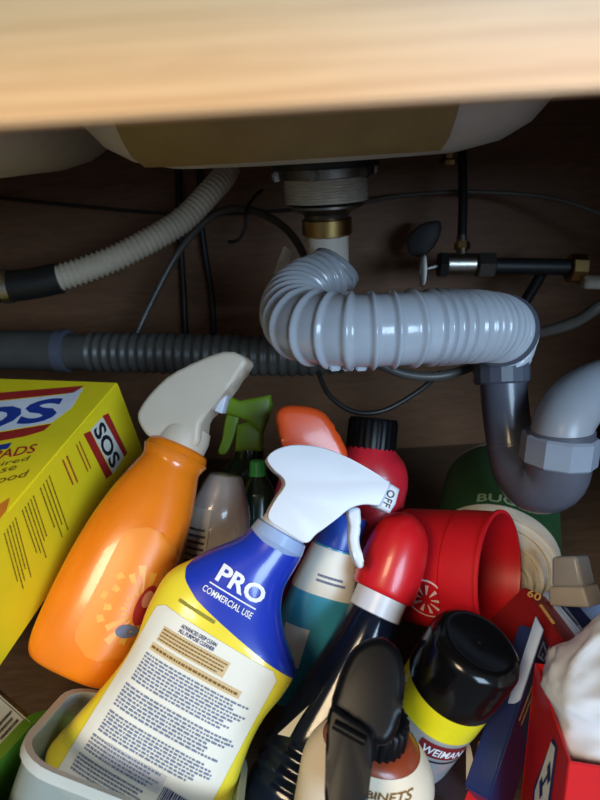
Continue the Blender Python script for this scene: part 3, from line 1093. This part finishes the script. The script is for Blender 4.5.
for i in range(33):
    a = 2 * PI * i / 32
    for q in (er - .0014, er):
        V.append(cup_pt(q * math.cos(a), q * math.sin(a)))
Fc = [(2 * i, 2 * i + 1, 2 * i + 3, 2 * i + 2) for i in range(32)]
for i in range(9):
    a = 2 * PI * i / 9 + 0.2
    k0 = len(V)
    for rr, da in ((.004, -.1), (.004, .1), (.0115, .12), (.0115, -.12)):
        V.append(cup_pt(rr * math.cos(a + da), rr * math.sin(a + da)))
    Fc.append((k0, k0 + 1, k0 + 2, k0 + 3))
mesh('emblem', V, Fc, mat('faded_white_ink', (226, 190, 190), 0.5), cu_, smooth=False, label='round white printed emblem')

# ------------------------------------------------------------------ red bottle with black cap
B, T = W(352, 640, 0.505), W(371, 446, 0.508)
M_rb = mat('red_bottle', (196, 34, 48), 0.3, coat=0.2)
rb = thing('red_bottle', 'tall red bottle with black screw cap standing behind the white trigger', 'bottle', frame(B, T))
ll = (T - B).length
s = 0.506 / F
L_ = Loft([(0, 30 * s, 26 * s, 2.6), (6 * s, 36 * s, 30 * s, 2.6), (130 * s, 38 * s, 32 * s, 2.6), (160 * s, 40 * s, 32 * s, 2.4), (178 * s, 36 * s, 30 * s, 2.1), (190 * s, 26 * s, 26 * s, 2), (ll, 24 * s, 24 * s, 2)], 6)
L_.build('bottle', M_rb, rb)
L_.patch('label', M_redcap, rb, -34 * s, 34 * s, 20 * s, 120 * s)
lathe('cap', [(22 * s, ll - 4 * s), (25 * s, ll - 3 * s), (25 * s, ll + 24 * s), (23 * s, ll + 28 * s), (4 * s, ll + 29 * s)], M_blk, rb, n=96, rib=(24, 0.0006))

# ------------------------------------------------------------------ orange-headed sprayer
M_os = mat('orange_red', (232, 84, 34), 0.3, coat=0.2)
M_mag = mat('magenta_bottle', (150, 42, 92), 0.3, coat=0.2)
s = 0.466 / F
B, T = W(292, 640, 0.465), W(300, 472, 0.467)
osr = thing('magenta_spray_bottle', 'magenta spray bottle with orange trigger head behind the white trigger', 'spray bottle', frame(B, T))
ll = (T - B).length
L_ = Loft([(0, 24 * s, 20 * s, 2.6), (6 * s, 26 * s, 22 * s, 2.6), (110 * s, 26 * s, 22 * s, 2.5), (140 * s, 25 * s, 24 * s, 2.2), (155 * s, 22 * s, 20 * s, 2), (ll, 18 * s, 18 * s, 2)], 5)
L_.build('bottle', M_mag, osr)
P = Plane(310, 430, 0.467, yaw=0.1)
slab('trigger_head', [(276, 413), (286, 406), (308, 407), (324, 414), (334, 430), (346, 455), (330, 474), (292, 474), (284, 452), (277, 428)], P, 0.030, M_os, osr, bevel=0.007, seg=4, k=4)
slab('trigger', [(287, 470), (296, 470), (290, 496), (283, 506), (280, 500)], P, 0.012, M_os, osr, bevel=0.002)

# ------------------------------------------------------------------ green-headed sprayer
M_gr = mat('olive_green', (120, 150, 36), 0.4)
M_grd = mat('dark_green_bottle', (24, 44, 34), 0.25, coat=0.3)
B, T = W(246, 600, 0.545), W(250, 448, 0.545)
gs = thing('green_spray_bottle', 'dark bottle with lime green trigger head behind the cream trigger', 'spray bottle', frame(B, T))
s = 0.545 / F
ll = (T - B).length
L_ = Loft([(0, 34 * s, 24 * s, 2.6), (6 * s, 38 * s, 27 * s, 2.6), (100 * s, 37 * s, 27 * s, 2.5), (128 * s, 28 * s, 23 * s, 2.2), (142 * s, 16 * s, 16 * s, 2), (ll, 14 * s, 14 * s, 2)], 5)
L_.build('bottle', M_grd, gs)
P = Plane(248, 415, 0.545, yaw=-0.1)
slab('trigger_head', [(226, 403), (231, 396), (241, 401), (256, 398), (271, 395), (273, 405), (268, 420), (263, 433), (256, 429), (250, 422), (240, 418), (227, 414)], P, 0.024, M_gr, gs, bevel=0.004, seg=3, smooth=False)
slab('trigger', [(228, 414), (240, 416), (236, 432), (231, 446), (226, 454), (219, 452), (223, 438)], P, 0.013, M_gr, gs, bevel=0.002)
slab('neck', [(238, 424), (250, 421), (263, 430), (263, 451), (236, 451)], P, 0.026, M_gr, gs, bevel=0.004, smooth=False)

# green capped dark bottle between
B, T = W(258, 600, 0.495), W(258, 476, 0.497)
gb = thing('green_capped_bottle', 'small dark bottle with bright green cap left of the white trigger', 'bottle', frame(B, T))
s = 0.497 / F
ll = (T - B).length
L_ = Loft([(0, 15 * s, 13 * s, 2.4), (6 * s, 18 * s, 16 * s, 2.4), (95 * s, 18 * s, 16 * s, 2.3), (110 * s, 16 * s, 14 * s, 2), (ll, 9 * s, 9 * s, 2)], 5)
L_.build('bottle', M_grd, gb)
lathe('cap', [(8 * s, ll - 3 * s), (9 * s, ll - 2 * s), (8.5 * s, ll + 14 * s), (6 * s, ll + 16 * s), (1 * s, ll + 16.5 * s)], mat('bright_green', (52, 160, 84), 0.3, coat=0.3), gb, n=24)

# grey translucent jar between orange and PRO
M_jar = mat('grey_translucent', (150, 142, 138), 0.22, var=0.15, coat=0.5, alpha=0.85)
B, T = W(200, 640, 0.463), W(226, 474, 0.467)
jr = thing('grey_plastic_jar', 'grey translucent plastic jar between the orange and PRO bottles', 'jar', frame(B, T))
s = 0.45 / F
ll = (T - B).length
L_ = Loft([(0, 28 * s, 22 * s, 2.4), (6 * s, 34 * s, 26 * s, 2.5), (90 * s, 35 * s, 27 * s, 2.5), (130 * s, 32 * s, 26 * s, 2.4), (152 * s, 25 * s, 22 * s, 2.2), (ll - 3 * s, 18 * s, 18 * s, 2.1), (ll, 14 * s, 14 * s, 2)], 6)
L_.build('jar', M_jar, jr)
L_.patch('label', mat('dull_label', (150, 144, 132), 0.5), jr, -30 * s, -8 * s, 70 * s, 138 * s)
L_.print_lines('small_print', M_ink_black, jr, -28 * s, -10 * s, 76 * s, 120 * s, 7, fill=0.4)

# ------------------------------------------------------------------ ribbed white jug with green label
M_wj = mat('ivory_jug', (214, 206, 190), 0.4, var=0.05)
M_gl = mat('green_label', (44, 84, 52), 0.45)
B, T = W(490, 584, 0.505), W(500, 490, 0.63)
wj = thing('ribbed_white_jug', 'ivory ribbed jug with green label lying under the grey trap', 'jug', frame(B, T))
R = 66 * 0.51 / F
ll = (T - B).length
prof = [(R * .08, 0.0), (R * .30, .001)]
for i in range(4):
    t0 = 0.36 + i * 0.15
    zz = 0.002 + 0.020 * (t0 - .3) ** 2 * 4
    prof += [(R * t0, zz), (R * (t0 + .04), zz - .0030), (R * (t0 + .09), zz - .0024), (R * (t0 + .12), zz + .002)]
prof += [(R * .97, .024), (R, .034), (R, ll)]
lathe('jug', prof, M_wj, wj, n=64)
lathe('label', [(R + .0005, .036), (R + .0005, ll - .004)], M_gl, wj, n=64, caps=False)
cyl3 = lambda a, z: Vector(((R + .0012) * math.sin(a), -(R + .0012) * math.cos(a), z))
o = text('lettering', 'BUCK', mat('pale_green_ink', (150, 180, 140), 0.5), wj, lambda u, v: cyl3(-0.32 + 0.80 * u, 0.039 + 0.013 * v), 0.02)

# grey block
gbk = thing('grey_plastic_tub', 'small pale grey plastic tub beside the ribbed jug', 'tub', W(573, 606, .445))
P = Plane(573, 580, .445, yaw=-0.4, pitch=0.2)
slab('lid_top', [(558, 556), (583, 555), (590, 586), (558, 586)], P, 0.026, M_absl, gbk, bevel=0.003, smooth=False)
slab('lid_skirt', [(556, 585), (591, 585), (597, 606), (557, 604)], P, 0.030, mat('pale_grey', (168, 166, 162), 0.45), gbk, bevel=0.002, smooth=False)

# ------------------------------------------------------------------ cartons on the right
M_redbox = mat('red_carton', (206, 34, 38), 0.38, var=0.05)
M_maroon = mat('maroon_carton', (140, 30, 36), 0.42, var=0.06)
M_bluebox = mat('navy_carton', (34, 48, 100), 0.35, var=0.08)
M_ltblue = mat('light_blue_panel', (150, 178, 224), 0.4)
M_gold = mat('gold_ink', (214, 176, 110), 0.45)
M_darkbox = mat('dark_carton', (44, 30, 34), 0.4)


def carton(name, label, A, B, Cc, th, material):
    Mx, lx, ly = pxframe(A, B, Cc)
    if (Mx.to_3x3() @ Vector((0, 0, 1))).dot(CAM - Mx.translation) > 0:
        z0 = -th
    else:
        z0 = 0.0
    o = thing(name, label, 'box', Mx)
    boxmesh('carton', material, o, (lx, ly, th), (lx / 2, ly / 2, z0 + th / 2), 0.0012)
    pl_ = Plane(0, 0, 1)
    pl_.o = Mx.translation
    pl_.n = Mx.to_3x3() @ Vector((0, 0, 1))
    if pl_.n.dot(CAM - pl_.o) < 0:
        pl_.n = -pl_.n
    return o, pl_, (lx, ly, z0, th)


rbx, Pp, _ = carton('red_carton', 'red carton marked 60 in gold behind the aerosol can', (524, 586, .44), (576, 660, .385), (494, 640, .44), 0.03, M_maroon)
ptext('lettering', '60', M_gold, rbx, Pp, (527, 596), (540, 602), (530, 589), 0.02)
plines('small_print', M_gold, rbx, Pp, (538, 606), (552, 626), (544, 604), 1)
bbx, Pp, _ = carton('blue_white_carton', 'pale blue carton with dark lettering behind the white plastic bag', (546, 590, .452), (606, 664, .40), (580, 580, .50), 0.09, M_ltblue)
quad('stripe', Pp, [(556, 594), (566, 592), (616, 650), (600, 652)], M_bluebox, bbx)
plines('small_print', M_ink_navy, bbx, Pp, (553, 601), (580, 632), (560, 597), 2)
nbx, Pp, dim = carton('navy_carton', 'navy carton with light blue edge standing beside the red box', (543, 631, .388), (489, 800, .335), (562, 640, .42), 0.016, M_bluebox)
Pn_ = Plane(0, 0, 1)
# light blue narrow side
slab('light_blue_edge', [(536, 616), (544, 630), (521, 700), (505, 712)], Plane(527, 650, .374, yaw=-0.2), 0.004, M_ltblue, nbx, bevel=0.0006, smooth=False)
ptext('lettering', 'EZ', M_ltblue, nbx, Pp, (543, 662), (549, 646), (536, 656), 0.02)
plines('small_print', M_gold, nbx, Pp, (521, 727), (535, 690), (517, 718), 2)
dbx, Pp, _ = carton('dark_carton', 'dark carton with red foot squeezed between can and navy carton', (505, 672, .41), (478, 815, .35), (452, 690, .40), 0.03, M_darkbox)
quad('red_panel', Pp, [(470, 785), (500, 785), (490, 840), (450, 840)], M_redbox, dbx)
quad('white_stripe', Pp, [(466, 742), (470, 745), (479, 789), (466, 789)], M_paper, dbx)
plines('small_print', M_gold, dbx, Pp, (474, 760), (478, 738), (480, 760), 2)

# red bag box, open, with white bags
A_, B_, C_ = W(569, 762, .285), W(546, 664, .365), W(690, 782, .275)
x = (C_ - A_)
bw = 0.115
x.normalize()
y = B_ - A_
y -= x * y.dot(x)
bd = y.length
y.normalize()
z = x.cross(y)
if z.dot(upv) < 0:
    z = -z
Mx = Matrix((x, y, z)).transposed().to_4x4()
bh = 0.11
Mx.translation = A_ - z * bh
rbb = thing('bag_dispenser_box', 'open bright red box of white plastic bags at the right edge', 'box', Mx)
t = 0.0016
boxmesh('front_panel', M_redbox, rbb, (bw, t, bh), (bw / 2, t / 2, bh / 2), 0.0004)
boxmesh('back_panel', M_redbox, rbb, (bw, t, bh), (bw / 2, bd - t / 2, bh / 2), 0.0004)
boxmesh('side_panel', M_redbox, rbb, (t, bd - 2 * t, bh), (t / 2, bd / 2, bh / 2), 0.0004)
boxmesh('side_panel', M_redbox, rbb, (t, bd - 2 * t, bh), (bw - t / 2, bd / 2, bh / 2), 0.0004)
boxmesh('bottom_panel', M_redbox, rbb, (bw - 2 * t, bd - 2 * t, t), (bw / 2, bd / 2, t / 2), 0.0004)
Psd = Plane(0, 0, 1)
Psd.o = A_
Psd.n = -x
quad('logo_field', Psd, [(552, 742), (556, 748), (549, 800), (532, 830), (536, 790)], M_ink_white, rbb, 0.0005)
quad('logo_border', Psd, [(553.5, 737), (558, 747), (551, 803), (529, 840), (534, 788)], M_ink_navy, rbb, 0.0003)
ptext('logo_lettering', 'H', M_ink_navy, rbb, Psd, (541, 800), (552, 780), (541, 782), 0.04, 0.0, 0.0009)
# the bag: crumpled film bulging out of the box
M_bag = mat('white_film', (224, 234, 248), 0.38, var=0.03, sss=0.2)
bag = bpy.data.meshes.new('bag')
bm = bmesh.new()
bmesh.ops.create_icosphere(bm, subdivisions=6, radius=1)
ctr = Vector((bw * 0.60, bd * 0.58, bh * 0.98))
for v in bm.verts:
    p = v.co.copy()
    n1 = noise.noise(p * 1.3 + Vector((3, 1, 2)))
    rid = 0
    for fq, am in ((2.2, .07), (5.0, .03), (11.0, .010)):
        q = Vector((p.x * fq, p.y * fq * .5, p.z * fq * 1.3)) + Vector((n1 * 1.5, 0, n1))
        rid += am * (1 - 2 * abs(noise.noise(q)))
    r_ = 1 + 0.08 * n1 + rid
    sz = 0.078 if p.z > 0 else 0.06
    q = Vector((p.x * bw * 0.64, p.y * bd * 0.60, p.z * sz)) * r_
    if q.z < 0.012:
        k = min(1, (0.012 - q.z) / 0.012)
        lim = lambda c_, lo, hi: c_ + (max(lo, min(hi, c_)) - c_) * k
        q.x = lim(q.x, -bw * .575, bw * .38)
        q.y = lim(q.y, -bd * .555, bd * .40)
    if q.z > 0:
        q.x += 0.45 * q.z
    v.co = ctr + q
bm.to_mesh(bag)
bm.free()
bg = thing('white_plastic_bags', 'crumpled white plastic bags bulging out of the red box', 'plastic bag', Mx)
link_mesh('film', bag, M_bag, bg, True, 180)

# ------------------------------------------------------------------ bins at the lower left
def bin_(name, label, Mx, hx, hy, h, material, rim_mat, rim_w=0.006, rr=0.03, taper=0.9, wall=0.0018):
    o = thing(name, label, 'bin', Mx)

    def ringpts(hx, hy, r, z):
        P = []
        for qx, qy, a0 in ((1, 1, 0), (-1, 1, 90), (-1, -1, 180), (1, -1, 270)):
            for i in range(7):
                a = math.radians(a0 + 15 * i)
                P.append((qx * (hx - r) + r * math.cos(a), qy * (hy - r) + r * math.sin(a), z))
        return P
    rings = [ringpts(hx * taper, hy * taper, rr * .8, 0), ringpts(hx * (taper + .02), hy * (taper + .02), rr * .85, .004), ringpts(hx, hy, rr, h),
             ringpts(hx - wall, hy - wall, rr - wall, h), ringpts(hx * (taper + .02) - wall, hy * (taper + .02) - wall, rr * .85 - wall, .006)]
    V = [p for r_ in rings for p in r_]
    n = 28
    Fc = []
    for j in range(4):
        for i in range(n):
            k = (i + 1) % n
            Fc.append((j * n + i, j * n + k, (j + 1) * n + k, (j + 1) * n + i))
    Fc.append(tuple(range(n)))
    Fc.append(tuple(range(4 * n, 5 * n)))
    mesh('shell', V, Fc, material, o)
    rings = [ringpts(hx - wall, hy - wall, rr - wall, h - .002), ringpts(hx - wall, hy - wall, rr - wall, h + .0015),
             ringpts(hx + rim_w, hy + rim_w, rr + rim_w, h + .0015), ringpts(hx + rim_w, hy + rim_w, rr + rim_w, h - .004), ringpts(hx + rim_w - .0015, hy + rim_w - .0015, rr + rim_w - .0015, h - .002)]
    V = [p for r_ in rings for p in r_]
    Fc = []
    for j in range(5):
        for i in range(n):
            k = (i + 1) % n
            j2 = (j + 1) % 5
            Fc.append((j * n + i, j * n + k, j2 * n + k, j2 * n + i))
    mesh('rim', V, Fc, rim_mat, o)
    return o


M_bin = mat('frosted_bin', (176, 190, 190), 0.3, alpha=0.45, var=0.04)
M_binrim = mat('frosted_rim', (196, 202, 198), 0.35, alpha=0.8, var=0.04)
M_green = mat('green_bin', (92, 158, 54), 0.4, var=0.06)
c0 = W(13, 757, 0.292)
bx = (W(131, 803, 0.292) - c0).normalized()
by = W(56, 683, 0.375) - c0
by = (by - bx * by.dot(bx)).normalized()
bz = bx.cross(by)
hx, hy = 0.060, 0.045


def bin_frame(px_, py_, depth):
    Mf = Matrix((bx, by, bz)).transposed().to_4x4()
    Mf.translation = c0 + bx * px_ + by * py_ - bz * depth
    return Mf


bin_('clear_storage_bin', 'frosted clear storage bin around the foot of the PRO bottle', bin_frame(hx, hy, 0.085), hx, hy, 0.085, M_bin, M_binrim, 0.0025, 0.022, wall=0.0015)
bin_('green_storage_bin', 'green plastic bin outside the frosted clear bin at lower left', bin_frame(hx + 0.002, hy - 0.004, 0.097), hx + 0.016, hy + 0.014, 0.074, M_green, M_green, 0.005, 0.030)

gx, Pp, _ = carton('white_carton', 'whitish carton with grey small print at the left edge', (-40, 660, .40), (30, 722, .36), (-40, 745, .36), 0.02, mat('grey_white_carton', (150, 148, 140), 0.5))
plines('small_print', M_ink_black, gx, Pp, (2, 742), (22, 720), (-4, 725), 3)
